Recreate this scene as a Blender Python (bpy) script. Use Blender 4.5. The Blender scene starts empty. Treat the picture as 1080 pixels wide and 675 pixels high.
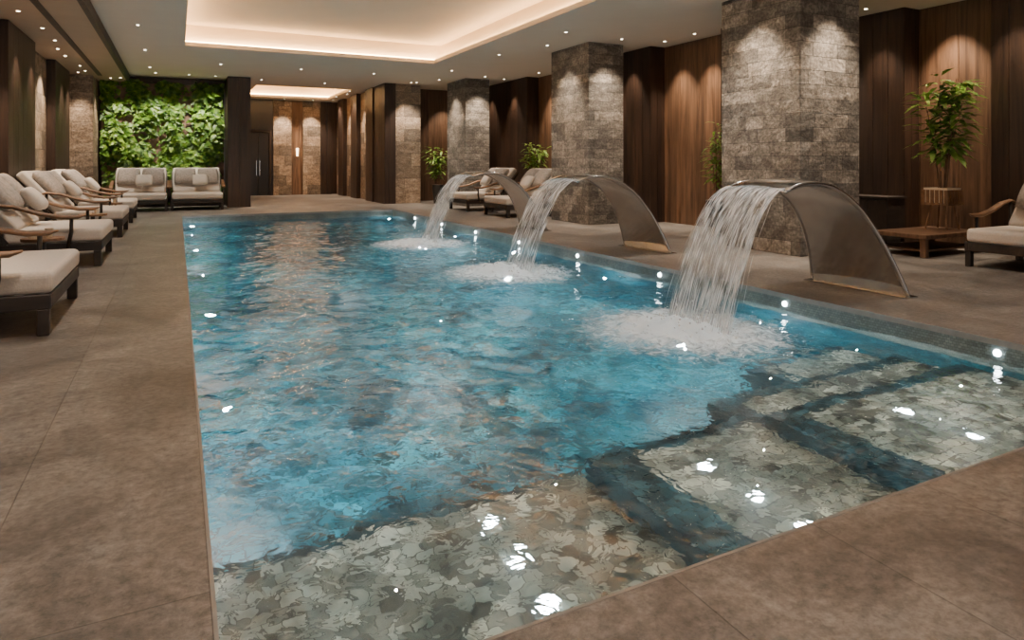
import bpy, bmesh, math, random
from mathutils import Vector, Matrix, noise
random.seed(7)
S = bpy.context.scene
COL = S.collection

# ------------------------------------------------------------------ node helpers
def new_mat(name):
    m = bpy.data.materials.new(name); m.use_nodes = True
    nt = m.node_tree
    b = nt.nodes['Principled BSDF']
    return m, nt, b
def N(nt, typ, **kw):
    n = nt.nodes.new(typ)
    for k, v in kw.items():
        if k in n.inputs: n.inputs[k].default_value = v
        else: setattr(n, k, v)
    return n
def L(nt, a, b): nt.links.new(a, b)
def ramp(nt, fac, stops):
    r = nt.nodes.new('ShaderNodeValToRGB')
    while len(r.color_ramp.elements) < len(stops): r.color_ramp.elements.new(0.5)
    for e, (p, c) in zip(r.color_ramp.elements, stops):
        e.position = p; e.color = (*c, 1)
    L(nt, fac, r.inputs[0]); return r
def mixc(nt, mode, fac, a, b):
    m = nt.nodes.new('ShaderNodeMix'); m.data_type = 'RGBA'; m.blend_type = mode
    if isinstance(fac, (int, float)): m.inputs[0].default_value = fac
    else: L(nt, fac, m.inputs[0])
    for i, s in ((6, a), (7, b)):
        if isinstance(s, tuple): m.inputs[i].default_value = (*s, 1)
        else: L(nt, s, m.inputs[i])
    return m.outputs[2]
def math_n(nt, op, a, b=None, c=None):
    m = nt.nodes.new('ShaderNodeMath'); m.operation = op
    for i, s in enumerate((a, b, c)):
        if s is None: continue
        if isinstance(s, (int, float)): m.inputs[i].default_value = s
        else: L(nt, s, m.inputs[i])
    return m.outputs[0]
def geo_xyz(nt):
    g = nt.nodes.new('ShaderNodeNewGeometry')
    s = nt.nodes.new('ShaderNodeSeparateXYZ'); L(nt, g.outputs['Position'], s.inputs[0])
    return g, s
def comb(nt, x, y, z=0.0):
    c = nt.nodes.new('ShaderNodeCombineXYZ')
    for i, s in enumerate((x, y, z)):
        if isinstance(s, (int, float)): c.inputs[i].default_value = s
        else: L(nt, s, c.inputs[i])
    return c.outputs[0]
def bump(nt, b, h, strength=0.3, dist=0.01):
    bp = N(nt, 'ShaderNodeBump'); bp.inputs['Strength'].default_value = strength
    bp.inputs['Distance'].default_value = dist
    L(nt, h, bp.inputs['Height']); L(nt, bp.outputs[0], b.inputs['Normal'])

def simple(name, col, rough=0.5, metal=0.0, var=0.12, scale=12, bs=0.1):
    m, nt, b = new_mat(name)
    g, s = geo_xyz(nt)
    n = N(nt, 'ShaderNodeTexNoise', Scale=scale, Detail=5.0)
    L(nt, g.outputs['Position'], n.inputs['Vector'])
    lo = tuple(c*(1-var) for c in col); hi = tuple(min(1, c*(1+var)) for c in col)
    r = ramp(nt, n.outputs[0], [(0.3, lo), (0.7, hi)])
    L(nt, r.outputs[0], b.inputs['Base Color'])
    b.inputs['Roughness'].default_value = rough; b.inputs['Metallic'].default_value = metal
    if bs: bump(nt, b, n.outputs[0], bs, 0.01)
    return m

def wood(name, c1, c2, rough=0.5, vertical=True):
    m, nt, b = new_mat(name)
    g, s = geo_xyz(nt)
    u = math_n(nt, 'ADD', s.outputs[0], s.outputs[1])
    if vertical: v = comb(nt, math_n(nt, 'MULTIPLY', u, 14.0), math_n(nt, 'MULTIPLY', s.outputs[2], 0.7))
    else: v = comb(nt, math_n(nt, 'MULTIPLY', s.outputs[0], 2.0), math_n(nt, 'MULTIPLY', s.outputs[1], 14.0), math_n(nt, 'MULTIPLY', s.outputs[2], 8.0))
    n = N(nt, 'ShaderNodeTexNoise', Scale=1.0, Detail=7.0, Distortion=0.8); n.inputs['Roughness'].default_value = 0.65
    L(nt, v, n.inputs['Vector'])
    w = N(nt, 'ShaderNodeTexWhiteNoise'); w.noise_dimensions = '1D'
    L(nt, math_n(nt, 'FLOOR', math_n(nt, 'DIVIDE', u, 0.3)), w.inputs['W'])
    r = ramp(nt, n.outputs[0], [(0.32, c1), (0.72, c2)])
    k = math_n(nt, 'MULTIPLY_ADD', w.outputs[0], 0.5, 0.75)
    kk = comb(nt, k, k, k)
    L(nt, mixc(nt, 'MULTIPLY', 1.0, r.outputs[0], kk), b.inputs['Base Color'])
    b.inputs['Roughness'].default_value = rough
    bump(nt, b, n.outputs[0], 0.2, 0.003)
    return m

def stone_blocks(name, c1, c2, c3, bw=0.5, bh=0.2):
    m, nt, b = new_mat(name)
    g, s = geo_xyz(nt)
    u = math_n(nt, 'ADD', s.outputs[0], s.outputs[1])
    v = comb(nt, u, s.outputs[2])
    br = N(nt, 'ShaderNodeTexBrick', Scale=1.0)
    br.inputs['Mortar Size'].default_value = 0.004; br.inputs['Mortar Smooth'].default_value = 0.2
    br.inputs['Brick Width'].default_value = bw; br.inputs['Row Height'].default_value = bh
    br.inputs['Color1'].default_value = (0.42, 0.42, 0.42, 1); br.inputs['Color2'].default_value = (1.3, 1.26, 1.2, 1)
    br.inputs['Mortar'].default_value = (0.15, 0.15, 0.15, 1); br.offset = 0.37; br.squash = 0.7; br.squash_frequency = 3
    L(nt, v, br.inputs['Vector'])
    n1 = N(nt, 'ShaderNodeTexNoise', Scale=3.5, Detail=9.0, Distortion=0.6); n1.inputs['Roughness'].default_value = 0.7
    L(nt, comb(nt, u, math_n(nt, 'MULTIPLY', s.outputs[2], 2.2), s.outputs[1]), n1.inputs['Vector'])
    n2 = N(nt, 'ShaderNodeTexNoise', Scale=26.0, Detail=6.0); L(nt, g.outputs['Position'], n2.inputs['Vector'])
    r = ramp(nt, n1.outputs[0], [(0.3, c1), (0.5, c2), (0.7, c3)])
    k = ramp(nt, n2.outputs[0], [(0.3, (0.5, 0.5, 0.5)), (0.7, (1.3, 1.3, 1.3))])
    c = mixc(nt, 'MULTIPLY', 1.0, r.outputs[0], k.outputs[0])
    c = mixc(nt, 'MULTIPLY', 0.9, c, br.outputs[0])
    L(nt, c, b.inputs['Base Color']); b.inputs['Roughness'].default_value = 0.62
    h = math_n(nt, 'ADD', math_n(nt, 'MULTIPLY', br.outputs[1], -1.2), math_n(nt, 'ADD', math_n(nt, 'MULTIPLY', n2.outputs[0], .5), n1.outputs[0]))
    bump(nt, b, h, 0.8, 0.02)
    return m

def deck_mat():
    m, nt, b = new_mat('deck_stone')
    g, s = geo_xyz(nt)
    v = comb(nt, math_n(nt, 'ADD', s.outputs[1], 0.4), math_n(nt, 'ADD', s.outputs[0], -0.09 + 6.5))
    br = N(nt, 'ShaderNodeTexBrick', Scale=1.0)
    br.inputs['Mortar Size'].default_value = 0.003; br.inputs['Mortar Smooth'].default_value = 0.3
    br.inputs['Brick Width'].default_value = 2.6; br.inputs['Row Height'].default_value = 0.65
    br.inputs['Color1'].default_value = (0.94, 0.94, 0.94, 1); br.inputs['Color2'].default_value = (1.04, 1.035, 1.03, 1)
    br.inputs['Mortar'].default_value = (0.5, 0.5, 0.5, 1)
    L(nt, v, br.inputs['Vector'])
    n1 = N(nt, 'ShaderNodeTexNoise', Scale=1.3, Detail=12.0, Distortion=0.8); n1.inputs['Roughness'].default_value = 0.72
    n2 = N(nt, 'ShaderNodeTexNoise', Scale=22.0, Detail=10.0); n2.inputs['Roughness'].default_value = 0.85
    for n in (n1, n2): L(nt, g.outputs['Position'], n.inputs['Vector'])
    r = ramp(nt, n1.outputs[0], [(0.34, (0.088, 0.079, 0.073)), (0.5, (0.165, 0.15, 0.138)), (0.66, (0.27, 0.252, 0.235))])
    k = ramp(nt, n2.outputs[0], [(0.36, (0.4, 0.4, 0.4)), (0.5, (0.95, 0.95, 0.95)), (0.64, (1.5, 1.5, 1.5))])
    c = mixc(nt, 'MULTIPLY', 1.0, r.outputs[0], k.outputs[0]); c = mixc(nt, 'MULTIPLY', 1.0, c, br.outputs[0])
    L(nt, c, b.inputs['Base Color'])
    rr = N(nt, 'ShaderNodeMapRange'); rr.inputs[3].default_value = 0.26; rr.inputs[4].default_value = 0.52
    L(nt, n1.outputs[0], rr.inputs[0]); L(nt, rr.outputs[0], b.inputs['Roughness'])
    h = math_n(nt, 'ADD', math_n(nt, 'MULTIPLY', br.outputs[1], -1.5), math_n(nt, 'ADD', n2.outputs[0], n1.outputs[0]))
    bump(nt, b, h, 0.6, 0.013)
    return m

def mosaic(name, cols, horiz, size=0.06, lo=0.6, hi=1.25, ns=2.0):
    m, nt, b = new_mat(name)
    g, s = geo_xyz(nt)
    if horiz: v = comb(nt, s.outputs[0], s.outputs[1])
    else: v = comb(nt, math_n(nt, 'ADD', s.outputs[0], s.outputs[1]), s.outputs[2])
    br = N(nt, 'ShaderNodeTexBrick', Scale=1.0)
    br.inputs['Mortar Size'].default_value = size*.06; br.inputs['Mortar Smooth'].default_value = 0.1
    br.inputs['Brick Width'].default_value = size*1.25; br.inputs['Row Height'].default_value = size
    br.inputs['Color1'].default_value = (lo, lo, lo, 1); br.inputs['Color2'].default_value = (hi, hi, hi*.96, 1)
    br.inputs['Mortar'].default_value = (0.3, 0.3, 0.3, 1)
    L(nt, v, br.inputs['Vector'])
    n1 = N(nt, 'ShaderNodeTexNoise', Scale=ns, Detail=6.0, Distortion=0.5); L(nt, g.outputs['Position'], n1.inputs['Vector'])
    r = ramp(nt, n1.outputs[0], [(0.3, cols[0]), (0.5, cols[1]), (0.7, cols[2])])
    c = mixc(nt, 'MULTIPLY', 0.95, r.outputs[0], br.outputs[0])
    L(nt, c, b.inputs['Base Color']); b.inputs['Roughness'].default_value = 0.3
    bump(nt, b, math_n(nt, 'MULTIPLY', br.outputs[1], -1.0), 0.4, 0.004)
    return m

def emit(name, col, strength):
    m = bpy.data.materials.new(name); m.use_nodes = True; nt = m.node_tree
    nt.nodes.remove(nt.nodes['Principled BSDF'])
    e = nt.nodes.new('ShaderNodeEmission'); e.inputs[0].default_value = (*col, 1); e.inputs[1].default_value = strength
    L(nt, e.outputs[0], nt.nodes['Material Output'].inputs[0]); return m

M_DECK = deck_mat()
M_WOOD_D = wood('walnut_dark', (0.012, 0.0056, 0.0035), (0.06, 0.03, 0.017))
M_WOOD_M = wood('walnut_mid', (0.048, 0.023, 0.012), (0.19, 0.103, 0.057))
M_WOOD_L = wood('oak_arm', (0.12, 0.06, 0.028), (0.28, 0.15, 0.075), vertical=False)
M_FRAME = wood('wenge_frame', (0.012, 0.009, 0.008), (0.04, 0.028, 0.022), vertical=False)
M_STONE = stone_blocks('column_stone', (0.07, 0.063, 0.057), (0.175, 0.16, 0.146), (0.36, 0.337, 0.31))
M_STONE_W = stone_blocks('panel_stone', (0.16, 0.115, 0.08), (0.32, 0.24, 0.175), (0.5, 0.4, 0.31), 0.8, 0.4)
M_CEIL = simple('ceiling_plaster', (0.74, 0.64, 0.53), 0.8, var=0.02, scale=2, bs=0)
M_CEIL_B = simple('soffit_bronze', (0.42, 0.31, 0.22), 0.6, var=0.04, scale=2, bs=0)
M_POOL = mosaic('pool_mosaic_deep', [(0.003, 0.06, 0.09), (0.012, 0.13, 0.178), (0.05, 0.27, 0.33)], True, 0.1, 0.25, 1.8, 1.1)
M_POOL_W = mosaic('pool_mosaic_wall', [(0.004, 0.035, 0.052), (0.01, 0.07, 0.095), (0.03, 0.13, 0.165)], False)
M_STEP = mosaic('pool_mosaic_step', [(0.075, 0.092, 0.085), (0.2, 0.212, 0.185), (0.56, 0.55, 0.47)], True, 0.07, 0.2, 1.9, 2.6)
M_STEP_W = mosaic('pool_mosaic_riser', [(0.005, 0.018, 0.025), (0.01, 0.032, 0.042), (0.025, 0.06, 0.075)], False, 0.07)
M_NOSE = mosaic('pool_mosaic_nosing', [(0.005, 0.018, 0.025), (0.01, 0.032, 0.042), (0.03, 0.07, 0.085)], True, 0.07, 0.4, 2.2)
M_BAND = mosaic('waterline_mosaic', [(0.08, 0.1, 0.098), (0.125, 0.15, 0.145), (0.19, 0.22, 0.21)], False, 0.022, 0.75, 1.15)
M_EDGE = simple('coping_edge', (0.2, 0.185, 0.17), 0.45)
M_CUSH = simple('cushion_linen', (0.55, 0.5, 0.45), 0.9, var=0.08, scale=60, bs=0.2)
M_PIL = simple('pillow_grey', (0.3, 0.265, 0.24), 0.9, var=0.25, scale=30, bs=0.2)
M_STEEL = simple('brushed_steel', (0.6, 0.6, 0.61), 0.15, 1.0, var=0.08, scale=5, bs=0.02)
M_SOIL = simple('garden_backing', (0.22, 0.14, 0.1), 0.9, var=0.5, scale=5, bs=0.5)
M_POT = simple('planter_black', (0.03, 0.025, 0.022), 0.4)
M_CREAM = simple('cream_ceramic', (0.6, 0.5, 0.38), 0.4)
M_BLACK = simple('black_door', (0.012, 0.009, 0.008), 0.3)
M_LED = emit('led_strip', (1.0, 0.6, 0.26), 48)
M_DL = emit('downlight_glow', (1.0, 0.86, 0.66), 18)
M_UW = emit('underwater_lamp', (0.9, 0.97, 1.0), 45)

def leaf_mat(name, c):
    m, nt, b = new_mat(name)
    g, s = geo_xyz(nt)
    n = N(nt, 'ShaderNodeTexNoise', Scale=7.0, Detail=3.0); L(nt, g.outputs['Position'], n.inputs['Vector'])
    r = ramp(nt, n.outputs[0], [(0.3, c[0]), (0.5, c[1]), (0.7, c[2])])
    L(nt, r.outputs[0], b.inputs['Base Color']); b.inputs['Roughness'].default_value = 0.45
    t = N(nt, 'ShaderNodeBsdfTranslucent'); L(nt, r.outputs[0], t.inputs[0])
    mx = N(nt, 'ShaderNodeMixShader'); mx.inputs[0].default_value = 0.3
    L(nt, b.outputs[0], mx.inputs[1]); L(nt, t.outputs[0], mx.inputs[2])
    L(nt, mx.outputs[0], nt.nodes['Material Output'].inputs[0]); return m
M_LEAF = leaf_mat('leaf_green', [(0.02, 0.06, 0.008), (0.09, 0.2, 0.02), (0.3, 0.44, 0.06)])
M_LEAF2 = leaf_mat('leaf_bamboo', [(0.08, 0.17, 0.025), (0.2, 0.35, 0.06), (0.38, 0.5, 0.12)])

# ------------------------------------------------------------------ mesh builder
class MB:
    def __init__(s): s.v = []; s.f = []; s.m = []
    def box(s, x0, x1, y0, y1, z0, z1, mi=0):
        b = len(s.v)
        s.v += [(x0,y0,z0),(x1,y0,z0),(x1,y1,z0),(x0,y1,z0),(x0,y0,z1),(x1,y0,z1),(x1,y1,z1),(x0,y1,z1)]
        for q in ((0,3,2,1),(4,5,6,7),(0,1,5,4),(1,2,6,5),(2,3,7,6),(3,0,4,7)):
            s.f.append(tuple(b+i for i in q)); s.m.append(mi)
    def cyl(s, c, r0, r1, h, mi=0, n=20, axis='z'):
        b = len(s.v)
        for k, (r, t) in enumerate(((r0, 0), (r1, h))):
            for i in range(n):
                a = 2*math.pi*i/n; p = (r*math.cos(a), r*math.sin(a), t)
                if axis == 'x': p = (p[2], p[0], p[1])
                if axis == 'y': p = (p[0], p[2], p[1])
                s.v.append((c[0]+p[0], c[1]+p[1], c[2]+p[2]))
        for i in range(n):
            j = (i+1) % n; s.f.append((b+i, b+j, b+n+j, b+n+i)); s.m.append(mi)
        s.f.append(tuple(b+i for i in reversed(range(n)))); s.m.append(mi)
        s.f.append(tuple(b+n+i for i in range(n))); s.m.append(mi)
    def tube(s, pts, rad, mi=0, n=8, flat=1.0):
        b = len(s.v); P = [Vector(p) for p in pts]
        for k, p in enumerate(P):
            t = (P[min(k+1, len(P)-1)] - P[max(k-1, 0)]).normalized()
            up = Vector((0, 0, 1)) if abs(t.z) < 0.95 else Vector((0, 1, 0))
            a = t.cross(up).normalized(); c = a.cross(t).normalized()
            r = rad[k] if isinstance(rad, (list, tuple)) else rad
            for i in range(n):
                th = 2*math.pi*i/n
                s.v.append(tuple(p + a*r*math.cos(th) + c*r*flat*math.sin(th)))
        for k in range(len(P)-1):
            for i in range(n):
                j = (i+1) % n; s.f.append((b+k*n+i, b+k*n+j, b+(k+1)*n+j, b+(k+1)*n+i)); s.m.append(mi)
        s.f.append(tuple(b+i for i in reversed(range(n)))); s.m.append(mi)
        e = b+(len(P)-1)*n; s.f.append(tuple(e+i for i in range(n))); s.m.append(mi)
    def mesh(s, name, mats, smooth=False):
        me = bpy.data.meshes.new(name); me.from_pydata(s.v, [], s.f)
        for m in mats: me.materials.append(m)
        me.polygons.foreach_set('material_index', s.m)
        if smooth: me.polygons.foreach_set('use_smooth', [True]*len(s.f))
        me.update(); return me
    def obj(s, name, mats, smooth=False, bevel=0, seg=2, loc=(0,0,0)):
        o = bpy.data.objects.new(name, s.mesh(name, mats, smooth)); COL.objects.link(o); o.location = loc
        if bevel:
            md = o.modifiers.new('bev', 'BEVEL'); md.width = bevel; md.segments = seg; md.limit_method = 'ANGLE'
        return o
def empty(name, loc=(0,0,0), rz=0):
    e = bpy.data.objects.new(name, None); e.location = loc; e.rotation_euler = (0, 0, rz); COL.objects.link(e); return e
def child(par, name, me, loc=(0,0,0), rot=(0,0,0), bevel=0, seg=3):
    o = bpy.data.objects.new(name, me); COL.objects.link(o); o.parent = par; o.location = loc; o.rotation_euler = rot
    if bevel:
        md = o.modifiers.new('bev', 'BEVEL'); md.width = bevel; md.segments = seg; md.limit_method = 'ANGLE'
    return o

def grid_slab(name, xs, ys, holes, z0, z1, mats, mi=0):
    mb = MB()
    X = sorted(set(xs + [h[0] for h in holes] + [h[1] for h in holes]))
    Y = sorted(set(ys + [h[2] for h in holes] + [h[3] for h in holes]))
    for i in range(len(X)-1):
        for j in range(len(Y)-1):
            cx, cy = (X[i]+X[i+1])/2, (Y[j]+Y[j+1])/2
            if any(h[0] < cx < h[1] and h[2] < cy < h[3] for h in holes): continue
            mb.box(X[i], X[i+1], Y[j], Y[j+1], z0, z1, mi)
    return mb.obj(name, mats)

# ------------------------------------------------------------------ dimensions
PX0, PX1, PY0, PY1 = 0.09, 5.4, 1.63, 18.1
WL = -0.17
CZ = 3.85
grid_slab('floor', [-3.4, 11.2], [-3.0, 28.4], [(PX0, PX1, PY0, PY1)], -0.045, 0.0, [M_DECK])

# pool basin
mb = MB()
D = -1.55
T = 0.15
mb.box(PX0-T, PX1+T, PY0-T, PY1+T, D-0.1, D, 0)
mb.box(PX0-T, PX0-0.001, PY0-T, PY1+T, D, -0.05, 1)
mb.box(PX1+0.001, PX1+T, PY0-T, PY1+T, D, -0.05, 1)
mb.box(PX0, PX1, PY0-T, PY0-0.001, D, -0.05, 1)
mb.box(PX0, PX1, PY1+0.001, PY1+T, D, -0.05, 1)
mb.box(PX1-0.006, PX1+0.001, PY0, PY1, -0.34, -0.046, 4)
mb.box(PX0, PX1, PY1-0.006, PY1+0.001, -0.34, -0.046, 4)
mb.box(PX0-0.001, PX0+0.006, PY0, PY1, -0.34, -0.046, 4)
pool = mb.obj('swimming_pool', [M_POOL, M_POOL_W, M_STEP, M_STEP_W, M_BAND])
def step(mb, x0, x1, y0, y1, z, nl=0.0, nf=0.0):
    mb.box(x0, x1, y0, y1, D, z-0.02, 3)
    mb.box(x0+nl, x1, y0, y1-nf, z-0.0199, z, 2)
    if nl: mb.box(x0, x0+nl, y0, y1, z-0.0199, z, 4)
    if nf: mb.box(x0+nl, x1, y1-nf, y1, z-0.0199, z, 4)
mb = MB()
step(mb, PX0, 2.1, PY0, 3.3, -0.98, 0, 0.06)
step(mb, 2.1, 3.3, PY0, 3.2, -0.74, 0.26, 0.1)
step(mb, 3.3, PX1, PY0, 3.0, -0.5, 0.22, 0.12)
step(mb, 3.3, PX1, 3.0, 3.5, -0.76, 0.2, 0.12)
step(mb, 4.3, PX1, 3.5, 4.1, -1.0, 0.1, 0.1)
mb.obj('pool_steps', [M_POOL, M_POOL_W, M_STEP, M_STEP_W, M_NOSE])

mb = MB()
mb.box(PX1-0.012, PX1, PY0, PY1, -0.045, 0.002, 0); mb.box(PX0, PX0+0.012, PY0, PY1, -0.045, 0.002, 0)
mb.box(PX0+0.012, PX1-0.012, PY1-0.012, PY1, -0.045, 0.002, 0); mb.box(PX0+0.012, PX1-0.012, PY0, PY0+0.012, -0.045, 0.002, 0)
mb.obj('trim_pool_coping', [M_EDGE])

# ------------------------------------------------------------------ water
FY = [4.5, 7.95, 11.5]
LX = 4.1
def hgt(x, y):
    p = Vector((x*1.3, y*1.1, 0)); q = Vector((x*4.6, y*4.0, 3.1)); r = Vector((x*9.5, y*8.4, 7.7))
    near = min(1.0, max(0.3, (y-2.4)/2.0))
    h = 0.014*noise.noise(p) + (0.0145*noise.noise(q) + 0.0082*noise.noise(r))*near
    for fy in FY:
        d = math.hypot(x-LX, (y-fy)*0.8)
        if d < 2.8:
            h += (0.010*math.sin(d*17 + 2.5*noise.noise(q)) + 0.022*noise.noise(r*1.3))*math.exp(-d*1.2)
    return h
nx, ny = 190, 590
vs, fs = [], []
for j in range(ny+1):
    y = PY0 + 0.002 + (PY1-PY0-0.012)*j/ny
    for i in range(nx+1):
        x = PX0 + 0.008 + (PX1-PX0-0.016)*i/nx
        vs.append((x, y, WL + hgt(x, y)))
for j in range(ny):
    for i in range(nx):
        a = j*(nx+1)+i; fs.append((a, a+1, a+nx+2, a+nx+1))
me = bpy.data.meshes.new('pool_water'); me.from_pydata(vs, [], fs)
me.polygons.foreach_set('use_smooth', [True]*len(fs))
wm, nt, b = new_mat('water')
b.inputs['Base Color'].default_value = (0.82, 0.96, 1.0, 1); b.inputs['Roughness'].default_value = 0.008
b.inputs['IOR'].default_value = 1.36; b.inputs['Transmission Weight'].default_value = 1.0
g, s = geo_xyz(nt)
n = N(nt, 'ShaderNodeTexNoise', Scale=12.0, Detail=1.5, Distortion=0.9); L(nt, g.outputs['Position'], n.inputs['Vector'])
bump(nt, b, n.outputs[0], 0.5, 0.011)
me.materials.append(wm)
o = bpy.data.objects.new('pool_water', me); COL.objects.link(o)

# ------------------------------------------------------------------ ceiling
HOLE1 = (0.15, 5.86, 1.0, 16.0); HOLE2 = (2.3, 5.4, 23.0, 27.0)
grid_slab('ceiling', [-1.3, 11.2], [-3.0, 28.4], [HOLE1, HOLE2], CZ, CZ+0.09, [M_CEIL])
def cove(name, h, z, k=0.28, rise=0.42):
    x0, x1, y0, y1 = h[0]-k, h[1]+k, h[2]-k, h[3]+k
    mb = MB(); zt = z+0.09+rise
    mb.box(x0-0.05, x1+0.05, y0-0.05, y1+0.05, zt, zt+0.06, 0)
    mb.box(x0-0.05, x0, y0-0.05, y1+0.05, z+0.09, zt, 0); mb.box(x1, x1+0.05, y0-0.05, y1+0.05, z+0.09, zt, 0)
    mb.box(x0, x1, y0-0.05, y0, z+0.09, zt, 0); mb.box(x0, x1, y1, y1+0.05, z+0.09, zt, 0)
    w = 0.05; za, zb = z+0.1, z+0.14
    mb.box(x0+0.03, x0+0.03+w, y0+0.05, y1-0.05, za, zb, 1); mb.box(x1-0.03-w, x1-0.03, y0+0.05, y1-0.05, za, zb, 1)
    mb.box(x0+0.1, x1-0.1, y0+0.03, y0+0.03+w, za, zb, 1); mb.box(x0+0.1, x1-0.1, y1-0.03-w, y1-0.03, za, zb, 1)
    mb.obj(name, [M_CEIL, M_LED])
cove('ceiling_cove', HOLE1, CZ); cove('ceiling_cove', HOLE2, CZ)
mb = MB(); mb.box(-3.4, -1.3, -3.0, 22.3, 3.66, 3.75, 0); mb.box(-1.3, -1.22, -3.0, 22.2, 3.66, 3.85, 1)  # dark strip along the soffit edge is put in for a shadow gap
mb.box(-1.9, -1.8, -3.0, 20.8, 3.645, 3.66, 1)
mb.obj('ceiling_soffit', [M_CEIL_B, M_WOOD_D])

# ------------------------------------------------------------------ walls
def boards_x(mb, xf, y0, y1, z0, z1, t, mi, bw=0.3, side=-1):
    n = max(1, round((y1-y0)/bw)); w = (y1-y0)/n
    for i in range(n):
        a, c = y0+i*w+0.004, y0+(i+1)*w-0.004
        if side < 0: mb.box(xf, xf+t, a, c, z0, z1, mi)
        else: mb.box(xf-t, xf, a, c, z0, z1, mi)
def boards_y(mb, yf, x0, x1, z0, z1, t, mi, bw=0.3):
    n = max(1, round((x1-x0)/bw)); w = (x1-x0)/n
    for i in range(n): mb.box(x0+i*w+0.004, x0+(i+1)*w-0.004, yf, yf+t, z0, z1, mi)

WM = [M_WOOD_M, M_WOOD_D, M_STONE_W, M_BLACK]
mb = MB()
mb.box(11.05, 11.2, -3, 8.6, 0, CZ, 1); boards_x(mb, 11.0, -3, 8.55, 0, CZ, 0.05, 0, 0.6)
mb.box(9.66, 11.2, 8.6, 8.75, 0, CZ, 1); mb.box(9.66, 9.8, 8.75, 21.8, 0, CZ, 1)
boards_x(mb, 9.6, 8.6, 21.8, 0, CZ, 0.06, 0, 0.6)
mb.box(5.9, 9.8, 21.8, 21.95, 0, CZ, 1); boards_y(mb, 21.75, 7.15, 9.6, 0, CZ, 0.05, 0, 0.6)
mb.box(6.05, 6.2, 21.95, 28.3, 0, CZ, 1)
y = 21.95
for k, w in enumerate((0.9, 1.3, 0.9, 1.3, 0.9, 1.0)):
    if k % 2 == 0: boards_x(mb, 5.85, y, y+w, 0, CZ, 0.2, 1, 0.3)
    else: mb.box(6.0, 6.05, y, y+w, 0, CZ, 2)
    y += w
mb.obj('wall_right', WM)
mb = MB()
for (x, ya, yb, t) in ((10.6, 6.75, 7.55, .4), (10.6, 4.75, 5.45, .4), (10.6, 2.4, 3.2, .4), (9.2, 11.5, 13.4, .4), (9.2, 17.2, 20.6, .4), (9.2, 8.6, 9.4, .4)):
    mb.box(x+0.02, x+t-0.005, ya+0.01, yb-0.01, 0, CZ, 0)
    boards_x(mb, x, ya, yb, 0, CZ, 0.02, 0, 0.27)
    boards_y(mb, ya-0.01, x+0.005, x+t-.005, 0, CZ, 0.02, 0, 0.2)
mb.obj('wall_panel_right', [M_WOOD_D])
mb = MB()
mb.box(1.97, 6.1, 28.2, 28.4, 0, CZ, 1)
mb.box(2.0, 2.33, 28.1, 28.2, 0, CZ, 3); mb.box(3.38, 3.44, 28.1, 28.2, 0, CZ, 3); mb.box(2.33, 3.38, 28.1, 28.2, 2.62, CZ, 3)
mb.box(3.45, 4.15, 28.05, 28.2, 0, CZ, 2); boards_y(mb, 28.12, 4.15, 4.6, 0, CZ, 0.08, 0)
mb.box(4.6, 5.3, 28.05, 28.2, 0, CZ, 2); boards_y(mb, 28.0, 5.3, 5.75, 0, CZ, 0.2, 1)
mb.box(1.32, 1.95, 22.05, 28.2, 0, CZ, 1)
mb.box(-3.4, 1.3, 22.47, 22.6, 0, CZ, 1)
mb.obj('wall_far', WM)
mb = MB(); mb.box(2.35, 2.42, 28.04, 28.19, 0, 2.6, 0); mb.box(3.3, 3.37, 28.04, 28.19, 0, 2.6, 0); mb.box(2.42, 3.3, 28.04, 28.19, 2.53, 2.6, 0)
mb.box(2.44, 2.86, 28.09, 28.14, 0.01, 2.5, 1); mb.box(2.88, 3.28, 28.09, 28.14, 0.01, 2.5, 1)
mb.box(2.80, 2.82, 28.05, 28.09, 0.8, 1.4, 2); mb.box(2.92, 2.94, 28.05, 28.09, 0.8, 1.4, 2)
mb.obj('door_1', [M_WOOD_D, M_BLACK, M_STEEL])
# glowing wall cylinder, added to brighten the corridor
e = empty('added_corridor_glow', (4.38, 28.08, 1.75))
mb = MB(); mb.cyl((0, 0, -.16), .035, .05, .32, 0, 16); mb.box(-.03, .03, .0, .04, -.05, .05, 1)
child(e, 'glow_body', mb.mesh('glow_body', [emit('added_glow', (1.0, .7, .4), 9), M_STEEL]))
mb = MB()
mb.box(-2.9, -2.7, -3, 22.3, 0, 3.65, 1); mb.box(-2.7, -2.65, -3, 22.3, 0, 3.65, 2)
mb.obj('wall_left', WM)
mb = MB()
for (xa, ya, yb, mi) in ((-2.47, 13.4, 15.7, 0), (-2.47, 18.1, 20.3, 0), (-2.02, 20.9, 22.2, 1), (-2.47, 7.0, 10.0, 0)):
    if mi: mb.box(-2.65, xa, ya, yb, 0, 3.65, 1)
    else:
        mb.box(-2.65, xa-0.02, ya+0.01, yb-0.01, 0, 3.65, 0); boards_x(mb, xa, ya, yb, 0, 3.65, 0.02, 0, 0.4, 1)
        boards_y(mb, ya-0.01, -2.64, xa-0.002, 0, 3.65, 0.02, 0, 0.3)
mb.obj('wall_panel_left', [M_WOOD_D, M_STONE_W])
mb = MB(); mb.box(1.32, 1.95, 21.1, 22.0, 0, CZ-.002, 0); boards_y(mb, 21.05, 1.32, 1.95, 0, CZ-.002, 0.05, 0, 0.32)
mb.obj('timber_pilaster', [M_WOOD_D])

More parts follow.
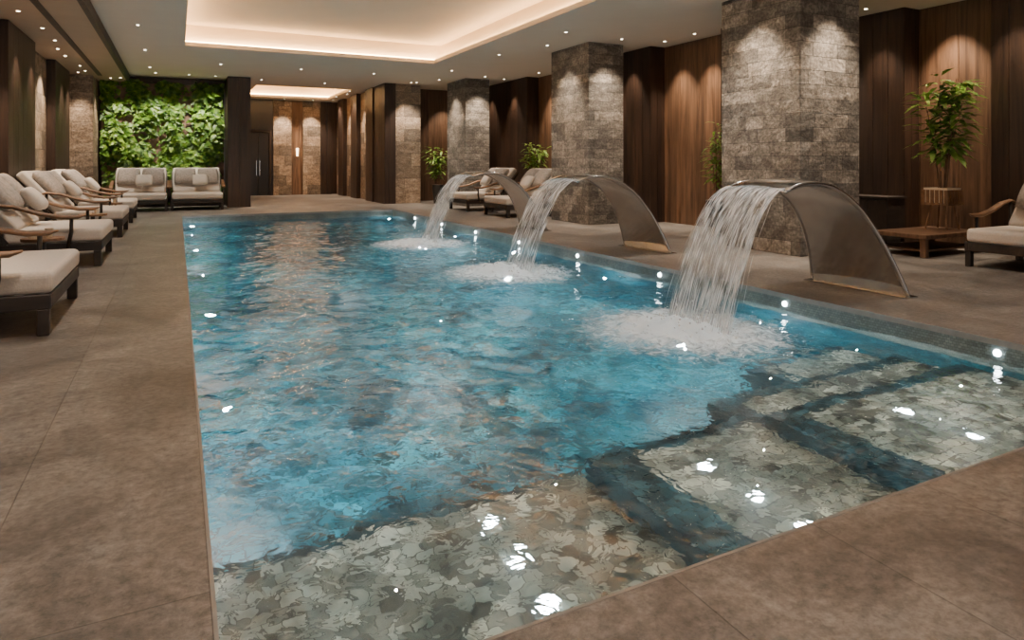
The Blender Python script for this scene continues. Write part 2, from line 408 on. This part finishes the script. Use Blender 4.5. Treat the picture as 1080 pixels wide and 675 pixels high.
def column(x0, x1, y0, y1):
    mb = MB(); mb.box(x0, x1, y0, y1, 0, CZ, 0)
    mb.obj('stone_column', [M_STONE], bevel=0.012)
column(7.7, 8.95, 6.36, 7.85)
column(7.7, 8.6, 11.65, 13.2)
column(7.7, 8.5, 18.3, 19.8)
mb = MB(); mb.box(5.95, 7.1, 20.65, 21.7, 0, CZ, 0); boards_x(mb, 5.88, 20.6, 21.75, 0, CZ, 0.07, 1, 0.3)
boards_y(mb, 20.58, 5.88, 6.25, 0, CZ, 0.07, 1, 0.37)
mb.obj('stone_column', [M_STONE_W, M_WOOD_D])

# ------------------------------------------------------------------ living wall
def leaf(vs, fs, p, d, nrm, ln, w, bend=0.25):
    d = d.normalized(); sd = d.cross(nrm)
    if sd.length < 1e-3: sd = Vector((1, 0, 0))
    sd.normalize(); nn = sd.cross(d).normalized()
    b = len(vs)
    prof = ((0, 0), (0.3, 0.9), (0.62, 0.8), (1.0, 0))
    c = [p + d*ln*t - nn*bend*ln*t*t for t, _ in prof]
    vs += [tuple(c[0]), tuple(c[1]+sd*w*.45+nn*w*.12), tuple(c[1]), tuple(c[1]-sd*w*.45+nn*w*.12),
           tuple(c[2]+sd*w*.38+nn*w*.1), tuple(c[2]), tuple(c[2]-sd*w*.38+nn*w*.1), tuple(c[3])]
    for q in ((0,2,1),(0,3,2),(1,2,5,4),(2,3,6,5),(4,5,7),(5,6,7)): fs.append(tuple(b+i for i in q))
par = empty('living_green_wall', (0, 0, 0))
mb = MB(); mb.box(-1.95, 1.3, 22.3, 22.45, 0.0, CZ-0.03, 0)
child(par, 'backing', mb.mesh('backing', [M_SOIL]))
mb = MB(); mb.box(-1.95, 1.3, 22.2, 22.3, 0, 0.28, 0); mb.box(-1.95, 1.3, 22.15, 22.3, CZ-0.19, CZ-0.03, 0)
child(par, 'frame', mb.mesh('frame', [M_WOOD_D]))
vs, fs = [], []
for k in range(9500):
    x = random.uniform(-1.9, 1.24); z = random.uniform(0.3, 3.72)
    dn = noise.noise(Vector((x*1.9, z*0.75, 14.2))) + 0.5*noise.noise(Vector((x*4.5, z*2.2, 9.2))) - 0.01
    if dn < 0.0 and random.random() < 0.95: continue
    y = 22.26 - random.random()*(0.1 + 0.6*max(0, dn))
    a = random.uniform(-math.pi, math.pi)
    d = Vector((math.sin(a)*0.8, -random.uniform(0.1, 0.9), -0.55 + 0.6*math.cos(a)))
    ln = random.uniform(0.1, 0.27)
    leaf(vs, fs, Vector((x, y, z)), d, Vector((random.uniform(-.4, .4), -1, random.uniform(0, .8))), ln, ln*random.uniform(0.4, 0.75))
vs = [(min(1.29, max(-1.97, p[0])), min(p[1], 22.29), p[2]) for p in vs]
me = bpy.data.meshes.new('leaves'); me.from_pydata(vs, [], fs); me.materials.append(M_LEAF)
me.polygons.foreach_set('use_smooth', [True]*len(fs)); child(par, 'leaves', me)

# ------------------------------------------------------------------ plants
def potted(name, loc, z0, pot_h, top, stems=5, spread=0.35, nl=200, stand=False, ll=0.16):
    par = empty(name, loc)
    mb = MB()
    if not stand:
        mb.cyl((0, 0, z0), 0.13, 0.2, pot_h, 0, 24); mb.cyl((0, 0, z0+pot_h-0.02), 0.17, 0.17, 0.03, 1, 20)
        child(par, 'pot', mb.mesh('pot', [M_POT, M_SOIL]))
    else:
        for sx in (-.14, .14):
            for sy in (-.14, .14): mb.tube([(sx*1.1, sy*1.1, z0), (sx*.7, sy*.7, z0+pot_h-.2)], 0.012, 0)
        mb.box(-.19, .19, -.19, .19, z0+pot_h-.22, z0+pot_h-.2, 0)
        for k in range(6):
            xx = -.18+k*.065
            mb.box(xx, xx+.045, -.19, -.175, z0+pot_h-.2, z0+pot_h, 0); mb.box(xx, xx+.045, .175, .19, z0+pot_h-.2, z0+pot_h, 0)
            mb.box(-.19, -.175, xx, xx+.045, z0+pot_h-.2, z0+pot_h, 0); mb.box(.175, .19, xx, xx+.045, z0+pot_h-.2, z0+pot_h, 0)
        mb.box(-.17, .17, -.17, .17, z0+pot_h-.19, z0+pot_h+.03, 1)
        child(par, 'planter', mb.mesh('planter', [M_WOOD_L, M_CREAM]))
    mb = MB(); vs, fs = [], []
    zt = z0+pot_h
    for k in range(stems):
        a = random.uniform(0, 6.28); r = random.uniform(0.3, 1)*spread; h = (top-zt)*random.uniform(0.7, 1.0)
        if k == 0: h = top-zt; r *= .4
        pts = []
        for i in range(9):
            t = i/8; pts.append((math.cos(a)*(0.05+r*t**1.6), math.sin(a)*(0.05+r*t**1.6), zt-0.05+h*t))
        mb.tube(pts, [0.012*(1-.7*i/8) for i in range(9)], 0, 6)
        for q in range(nl//stems):
            t = random.uniform(0.22, 1.0)**0.8; i = min(7, int(t*8)); f = t*8-i
            p = Vector(pts[i]).lerp(Vector(pts[i+1]), f)
            b = random.uniform(0, 6.28); off = random.uniform(0, .12)
            d = Vector((math.cos(b), math.sin(b), random.uniform(-.35, .7)))
            leaf(vs, fs, p+d.normalized()*off, d, Vector((0, 0, 1)), ll*random.uniform(.7, 1.3), ll*0.36, 0.35)
    child(par, 'stems', mb.mesh('stems', [M_WOOD_L]))
    me = bpy.data.meshes.new('leaves'); me.from_pydata(vs, [], fs); me.materials.append(M_LEAF2)
    me.polygons.foreach_set('use_smooth', [True]*len(fs)); child(par, 'leaves', me)
potted('potted_bamboo', (10.1, 5.85, 0), 0.325, 0.58, 2.6, 6, 0.3, 300, True, 0.27)
potted('potted_plant', (7.5, 20.1, 0), 0, 0.6, 1.85, 7, 0.35, 230, False, 0.24)
potted('potted_plant', (8.8, 16.0, 0), 0, 0.6, 1.9, 6, 0.3, 220, False, 0.22)
potted('potted_plant', (9.05, 9.35, 0), 0, 0.6, 2.1, 6, 0.18, 220, False, 0.17)

def low_table(loc, lx, ly, h, mat=M_WOOD_L, name='low_table'):
    mb = MB()
    mb.box(-lx/2, lx/2, -ly/2, ly/2, h-0.06, h, 0)
    for sx in (-1, 1):
        for sy in (-1, 1):
            x, y = sx*(lx/2-.07), sy*(ly/2-.07); mb.box(x-.04, x+.04, y-.04, y+.04, 0, h-0.06, 0)
    mb.box(-lx/2+.06, lx/2-.06, -ly/2+.06, ly/2-.06, 0.08, 0.11, 0)
    return mb.obj(name, [mat], bevel=0.008, loc=loc)
low_table((9.75, 5.85, 0), 1.4, 0.8, 0.32, M_WOOD_M)
mb = MB(); mb.box(-.22, .22, -.5, .5, 0.08, 0.72, 0)
for k in range(3): mb.box(-.235, -.22, -.49+k*.33, -.49+k*.33+.31, .1, .7, 0)
mb.box(-.25, .25, -.52, .52, .72, .76, 0); mb.box(-.18, .18, -.46, .46, 0, .08, 0)
mb.obj('towel_cabinet', [M_FRAME], bevel=0.005, loc=(10.33, 7.2, 0))

# ------------------------------------------------------------------ lounge chairs
def pillow_mesh(name, w, l, t, mat, n=14, p=3.0):
    vs, fs = [], []
    def idx(s, i, j): return s*(n+1)*(n+1)+j*(n+1)+i
    for s in (1, -1):
        for j in range(n+1):
            for i in range(n+1):
                u, v = 2*i/n-1, 2*j/n-1
                k = max(0, (1-abs(u)**p)*(1-abs(v)**p))**0.45
                pin = 1-0.05*(abs(u)*abs(v))**2 + 0.03*(1-abs(u*v))
                vs.append((u*w/2*pin, v*l/2*pin, s*t/2*k + 0.006*noise.noise(Vector((u*3, v*3, s*2.0)))*k))
    for s in (0, 1):
        for j in range(n):
            for i in range(n):
                q = (idx(s,i,j), idx(s,i+1,j), idx(s,i+1,j+1), idx(s,i,j+1))
                fs.append(q if s == 0 else q[::-1])
    me = bpy.data.meshes.new(name); me.from_pydata(vs, [], fs); me.materials.append(mat)
    bm = bmesh.new(); bm.from_mesh(me); bmesh.ops.remove_doubles(bm, verts=bm.verts, dist=0.0005); bm.to_mesh(me); bm.free()
    me.polygons.foreach_set('use_smooth', [True]*len(me.polygons)); return me
CW = 1.6
mb = MB()
hw = CW/2
mb.box(-1.25, 0.0, -hw, -hw+.05, .2, .31, 0); mb.box(-1.25, 0.0, hw-.05, hw, .2, .31, 0)
mb.box(-.05, 0.0, -hw+.05, hw-.05, .2, .31, 0); mb.box(-1.25, -1.2, -hw+.05, hw-.05, .2, .31, 0)
for k in range(7): mb.box(-1.15+k*.16, -1.07+k*.16, -hw+.05, hw-.05, .27, .3, 0)
for x in (-.09, -1.25):
    for y in (-hw, hw-.08): mb.box(x, x+.08, y, y+.08, 0, .2, 0)
ME_FR = mb.mesh('chair_frame', [M_FRAME])
mb = MB(); mb.box(-1.02, .01, -hw+.02, hw-.02, .31, .48, 0); ME_SEAT = mb.mesh('seat_cushion', [M_CUSH])
mb = MB(); mb.box(0, .9, -hw+.05, hw-.05, 0, .15, 0); ME_BACK = mb.mesh('back_cushion', [M_CUSH])
mb = MB(); mb.box(-.05, .9, -hw+.02, -hw+.06, -.06, -.01, 0); mb.box(-.05, .9, hw-.06, hw-.02, -.06, -.01, 0)
for k in range(5): mb.box(k*.19, k*.19+.08, -hw+.06, hw-.06, -.05, -.02, 0)
ME_BF = mb.mesh('back_frame', [M_FRAME])
ME_P = pillow_mesh('pillow', 0.56, 0.66, 0.22, M_PIL)
ME_PB = pillow_mesh('bolster', 0.36, 0.5, 0.17, M_CUSH)
mb = MB()
mb.tube([(-1.25, 0, .76), (-1.1, 0, .8), (-.9, 0, .77), (-.65, 0, .68), (-.42, 0, .63), (-.25, 0, .63), (-.17, 0, .65)], [.03, .045, .055, .06, .06, .055, .02], 0, 10, 0.45)
mb.tube([(-.36, 0, .25), (-.32, 0, .45), (-.32, 0, .62)], .022, 1, 8)
mb.tube([(-1.1, 0, .25), (-1.1, 0, .79)], .022, 1, 8)
ME_ARM = mb.mesh('arm', [M_WOOD_L, M_FRAME], True)
def lounge(x, y, rz, sy=1.0):
    e = empty('lounge_chair', (x, y, 0), rz); e.scale = (1, sy, 1)
    child(e, 'frame', ME_FR, bevel=0.006, seg=1)
    child(e, 'seat_cushion', ME_SEAT, bevel=0.05, seg=4)
    ang = math.radians(50)
    M = Matrix(((-math.cos(ang), 0, math.sin(ang)), (0, -1, 0), (math.sin(ang), 0, math.cos(ang)))).to_euler()
    child(e, 'back_cushion', ME_BACK, (-.98, 0, .40), M, bevel=0.05, seg=4)
    child(e, 'back_frame', ME_BF, (-.98, 0, .38), M)
    up = Vector((-math.cos(ang), 0, math.sin(ang))); nn = Vector((math.sin(ang), 0, math.cos(ang)))
    o = Vector((-.98, 0, .40))
    for k, s in enumerate((-1, 1)):
        p = o + up*.5 + nn*.23; child(e, 'pillow_%d' % (k+1), ME_P, (p.x, s*.37, p.z), (M.x, M.y, M.z + s*.08))
    p = o + up*.24 + nn*.38; child(e, 'pillow_3', ME_PB, (p.x, .1, p.z), M)
    for k, s in enumerate((-1, 1)): child(e, 'arm_%d' % (k+1), ME_ARM, (0, s*(hw+.03), 0))
    return e
for y in (6.82, 10.6, 14.2, 17.3): lounge(-0.85, y, 0)
lounge(-0.9, 20.0, -math.pi/2, .82); lounge(0.5, 20.1, -math.pi/2, .82)
for y, x in ((4.2, 8.85), (14.55, 6.9), (16.95, 6.9)): lounge(x, y, math.pi, .82)
def side_table(x, y):
    e = empty('side_table', (x, y, 0))
    mb = MB(); mb.cyl((0, 0, .46), .2, .2, .03, 0, 28); mb.cyl((0, 0, .02), .03, .03, .44, 1, 12); mb.cyl((0, 0, 0), .15, .14, .02, 1, 24)
    child(e, 'table', mb.mesh('table', [M_WOOD_L, M_FRAME]))
    mb = MB(); mb.cyl((.05, .03, .49), .03, .04, .1, 0, 16); mb.cyl((-.07, -.03, .49), .06, .06, .03, 0, 16)
    child(e, 'cup', mb.mesh('cup', [M_CREAM]))
for x, y in ((-1.3, 8.7), (-1.2, 12.4), (-1.2, 15.75), (7.4, 15.75)): side_table(x, y)

# ------------------------------------------------------------------ fountains
def catmull(P, n):
    out = []; P = [P[0]] + P + [P[-1]]
    for i in range(1, len(P)-2):
        for k in range(n):
            t = k/n; a, b, c, d = P[i-1], P[i], P[i+1], P[i+2]
            out.append(tuple(.5*((2*b[j]) + (-a[j]+c[j])*t + (2*a[j]-5*b[j]+4*c[j]-d[j])*t*t + (-a[j]+3*b[j]-3*c[j]+d[j])*t**3) for j in range(len(b))))
    out.append(P[-2]); return out
prof = catmull([(6.3, 0.0, .54), (6.18, .3, .48), (6.0, .62, .42), (5.75, .9, .385), (5.42, 1.08, .365), (5.08, 1.11, .355), (4.83, 1.05, .355)], 8)
wf, nt, b = new_mat('falling_water')
b.inputs['Base Color'].default_value = (0.98, 0.97, 0.96, 1); b.inputs['Roughness'].default_value = 0.2
b.inputs['Specular IOR Level'].default_value = 0.8
tl = N(nt, 'ShaderNodeBsdfTranslucent'); tl.inputs[0].default_value = (0.98, 0.97, 0.96, 1)
m1 = N(nt, 'ShaderNodeMixShader'); m1.inputs[0].default_value = 0.5; L(nt, b.outputs[0], m1.inputs[1]); L(nt, tl.outputs[0], m1.inputs[2])
tr = N(nt, 'ShaderNodeBsdfTransparent'); m2 = N(nt, 'ShaderNodeMixShader')
g, s = geo_xyz(nt); n = N(nt, 'ShaderNodeTexNoise', Scale=1.0, Detail=4.0)
L(nt, comb(nt, math_n(nt, 'MULTIPLY', s.outputs[0], 6), math_n(nt, 'MULTIPLY', s.outputs[1], 60), math_n(nt, 'MULTIPLY', s.outputs[2], 4)), n.inputs['Vector'])
r = ramp(nt, n.outputs[0], [(0.42, (0.04,)*3), (0.64, (0.92,)*3)])
L(nt, r.outputs[0], m2.inputs[0]); L(nt, tr.outputs[0], m2.inputs[1]); L(nt, m1.outputs[0], m2.inputs[2])
L(nt, m2.outputs[0], nt.nodes['Material Output'].inputs[0])
M_FALL = wf
M_FOAM, nt, b = new_mat('foam')
b.inputs['Base Color'].default_value = (0.96, 0.98, 1.0, 1); b.inputs['Roughness'].default_value = 0.5
tc = N(nt, 'ShaderNodeTexCoord'); n = N(nt, 'ShaderNodeTexNoise', Scale=9.0, Detail=9.0, Distortion=1.2); n.inputs['Roughness'].default_value = 0.75
L(nt, tc.outputs['Object'], n.inputs['Vector'])
ln = N(nt, 'ShaderNodeVectorMath', operation='LENGTH'); L(nt, tc.outputs['Object'], ln.inputs[0])
f = math_n(nt, 'SUBTRACT', math_n(nt, 'ADD', n.outputs[0], 0.34), math_n(nt, 'MULTIPLY', ln.outputs['Value'], 0.52))
r = ramp(nt, f, [(0.36, (0,)*3), (0.6, (0.98,)*3)])
tl = N(nt, 'ShaderNodeBsdfTranslucent'); tl.inputs[0].default_value = (0.9, 0.97, 1, 1)
m1 = N(nt, 'ShaderNodeMixShader'); m1.inputs[0].default_value = 0.4; L(nt, b.outputs[0], m1.inputs[1]); L(nt, tl.outputs[0], m1.inputs[2])
tr = N(nt, 'ShaderNodeBsdfTransparent'); m2 = N(nt, 'ShaderNodeMixShader')
L(nt, r.outputs[0], m2.inputs[0]); L(nt, tr.outputs[0], m2.inputs[1]); L(nt, m1.outputs[0], m2.inputs[2])
L(nt, m2.outputs[0], nt.nodes['Material Output'].inputs[0])
bump(nt, b, n.outputs[0], 0.8, 0.03)

for fi, fy in enumerate(FY):
    e = empty('waterfall_fountain', (0, fy, 0))
    vs, fs = [], []; nw = 8; npf = len(prof)
    for side in (0, 1):
        for k, (x, z, w) in enumerate(prof):
            a = prof[min(k+1, npf-1)]; c = prof[max(k-1, 0)]
            t = Vector((a[0]-c[0], 0, a[1]-c[1])).normalized(); nn = Vector((t.z, 0, -t.x))
            for i in range(nw+1):
                v = 2*i/nw-1
                cam = 0.03*(1-v*v)
                p = Vector((x, v*w, z)) + nn*(cam + (0.012 if side == 0 else -0.012)); p.z = max(p.z, 0.001)
                vs.append(tuple(p))
    o1 = npf*(nw+1)
    def I(sd, k, i): return sd*o1 + k*(nw+1)+i
    for k in range(npf-1):
        for i in range(nw):
            fs.append((I(0,k,i), I(0,k+1,i), I(0,k+1,i+1), I(0,k,i+1))); fs.append((I(1,k,i), I(1,k,i+1), I(1,k+1,i+1), I(1,k+1,i)))
        for i in (0, nw): fs.append((I(0,k,i), I(1,k,i), I(1,k+1,i), I(0,k+1,i)))
    for k in (0, npf-1):
        for i in range(nw): fs.append((I(0,k,i), I(0,k,i+1), I(1,k,i+1), I(1,k,i)))
    me = bpy.data.meshes.new('spout'); me.from_pydata(vs, [], fs); me.materials.append(M_STEEL)
    bm = bmesh.new(); bm.from_mesh(me); bmesh.ops.recalc_face_normals(bm, faces=bm.faces); bm.to_mesh(me); bm.free()
    me.polygons.foreach_set('use_smooth', [True]*len(me.polygons))
    o = child(e, 'spout', me); md = o.modifiers.new('es', 'EDGE_SPLIT'); md.split_angle = math.radians(40)
    mb = MB()
    for sgn in (-1, 1):
        mb.tube([(x, sgn*w, max(z, .012)) for (x, z, w) in prof[::2]], .022, 0, 8)
    child(e, 'side_rims', mb.mesh('side_rims', [M_STEEL], True))
    mb = MB(); mb.box(6.2, 6.38, -.58, .58, 0.0, 0.015, 0); child(e, 'base_plate', mb.mesh('base_plate', [M_STEEL]))
    vs, fs = [], []
    for k in range(140):
        y0 = random.uniform(-.345, .345); sp = random.uniform(-.05, .05)+y0*0.12; reach = random.uniform(-.06, .06)
        w = random.uniform(.003, .010); b0 = len(vs); n = 18; ph = random.uniform(0, 9)
        for i in range(n+1):
            t = i/n
            x = 4.85 - (0.75+reach)*t**0.9; z = 1.075 - 1.27*(t**1.75)
            y = y0 + sp*t + 0.008*math.sin(ph+t*12)
            ww = w*(1+0.5*math.sin(ph*2+t*20))
            vs.append((x-ww*.6, y-ww, z)); vs.append((x+ww*.6, y+ww, z))
        for i in range(n): fs.append((b0+2*i, b0+2*i+1, b0+2*i+3, b0+2*i+2))
    b0 = len(vs); nS, nU = 18, 14
    for i in range(nS+1):
        t = i/nS
        for j in range(nU+1):
            u = 2*j/nU-1; vs.append((4.85-.75*t**.9 + .01*math.sin(u*9+i), u*.345*(1+.12*t), 1.07-1.25*t**1.75))
    for i in range(nS):
        for j in range(nU): fs.append((b0+i*(nU+1)+j, b0+i*(nU+1)+j+1, b0+(i+1)*(nU+1)+j+1, b0+(i+1)*(nU+1)+j))
    me = bpy.data.meshes.new('falling_water'); me.from_pydata(vs, [], fs); me.materials.append(M_FALL)
    me.polygons.foreach_set('use_smooth', [True]*len(fs)); child(e, 'falling_water', me)
    vs, fs = [], []; n = 80; SX = LX-.15
    for j in range(n+1):
        for i in range(n+1):
            u, v = 2*i/n-1, 2*j/n-1; x, y = u*1.2, v*1.2; r = math.hypot(x, y)
            h = hgt(SX+x, fy+y)+0.007 + 0.1*max(0, 1-r*1.2)*(0.6+noise.noise(Vector((x*9, y*9, fi*5.0))))
            vs.append((x, y, h))
    for j in range(n):
        for i in range(n): a = j*(n+1)+i; fs.append((a, a+1, a+n+2, a+n+1))
    me = bpy.data.meshes.new('foam'); me.from_pydata(vs, [], fs); me.materials.append(M_FOAM)
    me.polygons.foreach_set('use_smooth', [True]*len(fs))
    child(e, 'foam', me, (SX, 0, WL))
    bm = bmesh.new()
    for k in range(260):
        r = abs(random.gauss(0, .22)); a = random.uniform(0, 6.28)
        bmesh.ops.create_icosphere(bm, subdivisions=1, radius=random.uniform(.004, .012), matrix=Matrix.Translation((LX+r*math.cos(a), r*1.7*math.sin(a), WL+abs(random.gauss(0.03, .08)))))
    me = bpy.data.meshes.new('droplets'); bm.to_mesh(me); bm.free(); me.materials.append(M_FALL); child(e, 'droplets', me)

# ------------------------------------------------------------------ lights
WARM = (1.0, 0.79, 0.58)
K = 1.9
dl_par = empty('recessed_downlight_set')
mb = MB()
def spot(loc, energy, tgt=None, ang=75, blend=0.7, col=WARM, disc=True, zc=CZ, size=0.04):
    l = bpy.data.lights.new('spot', 'SPOT'); l.energy = energy*K; l.color = col; l.spot_size = math.radians(ang); l.spot_blend = blend
    l.shadow_soft_size = size
    o = bpy.data.objects.new('downlight_or_added_spot', l); COL.objects.link(o); o.location = loc; o.parent = dl_par
    d = (Vector(tgt)-Vector(loc)) if tgt else Vector((0, 0, -1)); o.rotation_euler = d.to_track_quat('-Z', 'Y').to_euler()
    if disc:
        mb.cyl((loc[0], loc[1], zc-0.006), 0.026, 0.026, 0.008, 0, 16)
        mb.cyl((loc[0], loc[1], zc-0.004), 0.05, 0.05, 0.005, 1, 20)
z = CZ-0.06
DC = (1.0, 0.88, 0.75)
for y in (2, 5, 8, 11, 14, 17, 20): spot((-0.65, y, z), 105, ang=100, col=DC)
for y in (1.5, 4.5, 8, 11, 14, 17, 20): spot((6.75, y, z), 100, ang=95, col=DC)
for x in (1, 3, 5): spot((x, 18.6, z), 90, ang=110)
for x in (-.5, 2.5, 5.5): spot((x, -0.8, z), 140, ang=110, col=DC)
for x, y in ((2.3, 21.5), (4.2, 21.5), (2.1, 24.5), (5.6, 24.5), (5.6, 27)): spot((x, y, z), 120, ang=100)
for (x, y0, y1, x1) in ((7.7, 6.36, 7.85, 8.95), (7.7, 11.65, 13.2, 8.6), (7.7, 18.3, 19.8, 8.5)):
    yc = (y0+y1)/2
    spot((x-.55, yc, z), 260, (x+.15, yc, 0.2), 80, 1.0)
    spot(((x+x1)/2, y0-.55, z), 280, ((x+x1)/2, y0+.15, 0.2), 80, 1.0)
spot((6.6, 20.1, z), 130, (6.6, 20.8, .6), 65)
for (x, y) in ((10.55, 6.15), (10.55, 4.1), (10.3, 8.1)): spot((x, y, z), 280, (x+.5, y, 0.8), 70, .9)
for y in (10.0, 10.9, 14.2, 15.2, 16.3, 21.2): spot((9.1, y, z), 240, (9.65, y, 0.8), 70, .9)
for y in (12.1, 12.9, 18.0, 19.6): spot((8.85, y, z), 110, (9.3, y, 0.6), 60)
for y in (5.1, 7.1): spot((10.15, y, z), 90, (10.65, y, 0.6), 60)
spot((8.3, 21.1, z), 150, (8.3, 21.8, .8), 65)
for y in (4, 6, 11.2, 12.6, 16.4, 17.4): spot((-2.2, y, 3.6), 220, (-2.7, y, 1.2), 75, zc=3.66)
for y in (14.0, 15.3, 19.0, 20.0): spot((-2.1, y, 3.6), 100, (-2.5, y, 0.8), 65, zc=3.66)
spot((-1.65, 21.4, 3.6), 110, (-2.05, 21.5, 0.8), 60, zc=3.66)
spot((-2.3, 20.4, 3.6), 110, (-2.3, 20.95, 0.8), 60, zc=3.66)
for x in (-1.4, -0.55, 0.3, 1.0): spot((x, 21.2, 3.6 if x < -1.3 else z), 160, (x, 22.3, 1.6), 65, col=(1, .9, .7), zc=3.66 if x < -1.3 else CZ)
for x in (3.8, 4.9): spot((x, 27.5, z), 220, (x, 28.1, 1), 65)
for y in (23.5, 25.7): spot((5.45, y, z), 160, (6.0, y, 1), 65)
for fy in FY: spot((4.9, fy-.8, CZ+.35), 270, (4.1, fy, 0), 40, col=(1, .94, .87), zc=CZ+.51)  # added spots above the fountains, put in to brighten the foam
o = mb.obj('downlight_fittings', [M_DL, M_CEIL_B]); o.parent = dl_par

uw = empty('underwater_light_set')
mb = MB()
def gobo(l, sc, base, peak):  # Voronoi web put into the lamp emission to imitate caustics
    l.use_nodes = True; nt = l.node_tree
    e = nt.nodes.get('Emission') or nt.nodes.new('ShaderNodeEmission')
    tc = nt.nodes.new('ShaderNodeTexCoord')
    no = N(nt, 'ShaderNodeTexNoise', Scale=sc*.6, Detail=2.0); L(nt, tc.outputs['Normal'], no.inputs['Vector'])
    v = mixc(nt, 'ADD', 0.25, tc.outputs['Normal'], no.outputs[1])
    vo = N(nt, 'ShaderNodeTexVoronoi', Scale=sc); vo.feature = 'DISTANCE_TO_EDGE'; L(nt, v, vo.inputs['Vector'])
    mr = N(nt, 'ShaderNodeMapRange'); mr.interpolation_type = 'SMOOTHSTEP'
    mr.inputs[1].default_value = 0.0; mr.inputs[2].default_value = 0.13; mr.inputs[3].default_value = peak; mr.inputs[4].default_value = base
    L(nt, vo.outputs['Distance'], mr.inputs[0]); L(nt, mr.outputs[0], e.inputs['Strength'])
def uwp(loc, e, col=(0.85, 0.96, 1.0), r=0.04, gb=None):
    l = bpy.data.lights.new('uw', 'POINT'); l.energy = e; l.color = col; l.shadow_soft_size = r
    if gb: gobo(l, *gb)
    o = bpy.data.objects.new('pool_or_added_lamp', l); COL.objects.link(o); o.location = loc; o.parent = uw
for y in (4.7, 7.4, 10.1, 12.8, 15.5, 17.5):
    uwp((PX0+.22, y, -.6), 52 if y > 5 else 90, r=.02, gb=(9.0, .5, 3.0)); mb.cyl((PX0, y, -.6), .09, .08, .04, 0, 20, 'x')
    uwp((PX1-.25, y, -.6), 36, r=.014, gb=(9.0, .5, 3.0)); mb.cyl((PX1-.04, y, -.6), .08, .09, .04, 0, 20, 'x')
for fy in FY: uwp((LX-.1, fy+.05, -.7), 65, r=.012)  # added lamps below each splash, put in to light the foam from underneath
for y in (6.2, 9.6): uwp((2.3, y, -.6), 36, r=.003, gb=(9.0, .4, 3.4))  # added lamps floating mid-pool without fittings, for caustic lines on the floor
CA = (1.0, 0.97, 0.88)
for x, y, zz, e in ((0.7, 2.3, -.3, 5), (1.6, 2.7, -.3, 5), (2.75, 2.5, -.28, 5), (3.9, 2.1, -.27, 4.5), (4.7, 2.6, -.27, 5.5), (4.9, 3.5, -.3, 7), (3.7, 3.3, -.3, 4.5)):
    uwp((x, y, zz), e*1.35, CA, 0.003, (7.0, 0.15, 4.4))  # added lamps just under the surface, imitating caustics on the steps
for x, y, zz in ((1.42, 2.75, -.86), (2.65, 2.45, -.62), (4.1, 2.4, -.4)): uwp((x, y, zz), 2.2, (.9, .97, 1), .003)
for y in (2.73, 4.64, 6.55, 8.46, 10.37, 12.28, 14.2, 16.1): mb.cyl((PX1-.02, y, -.1), .022, .026, .014, 1, 16, 'x')
for x, y, zz in ((1.42, 2.45, -.98), (1.42, 2.75, -.98), (1.42, 3.05, -.98), (2.65, 2.15, -.74), (2.65, 2.45, -.74), (2.65, 2.8, -.74), (4.1, 2.2, -.5), (4.1, 2.6, -.5)):
    mb.cyl((x, y, zz), .04, .035, .012, 1, 16)
o = mb.obj('lamp_fittings', [M_STEEL, M_UW]); o.parent = uw

w = bpy.data.worlds.new('World'); S.world = w; w.use_nodes = True
w.node_tree.nodes['Background'].inputs[0].default_value = (1.0, 0.93, 0.86, 1); w.node_tree.nodes['Background'].inputs[1].default_value = 0.75

# ------------------------------------------------------------------ camera
c = bpy.data.cameras.new('camera'); co = bpy.data.objects.new('camera', c); COL.objects.link(co); S.camera = co
c.sensor_width = 36; c.lens = 697/1080*36
c.shift_y = -(337.5-172)/1080
co.location = (0, 0, 1.3); co.rotation_euler = (math.pi/2, 0, -math.atan(353/697))
c.clip_start = 0.05
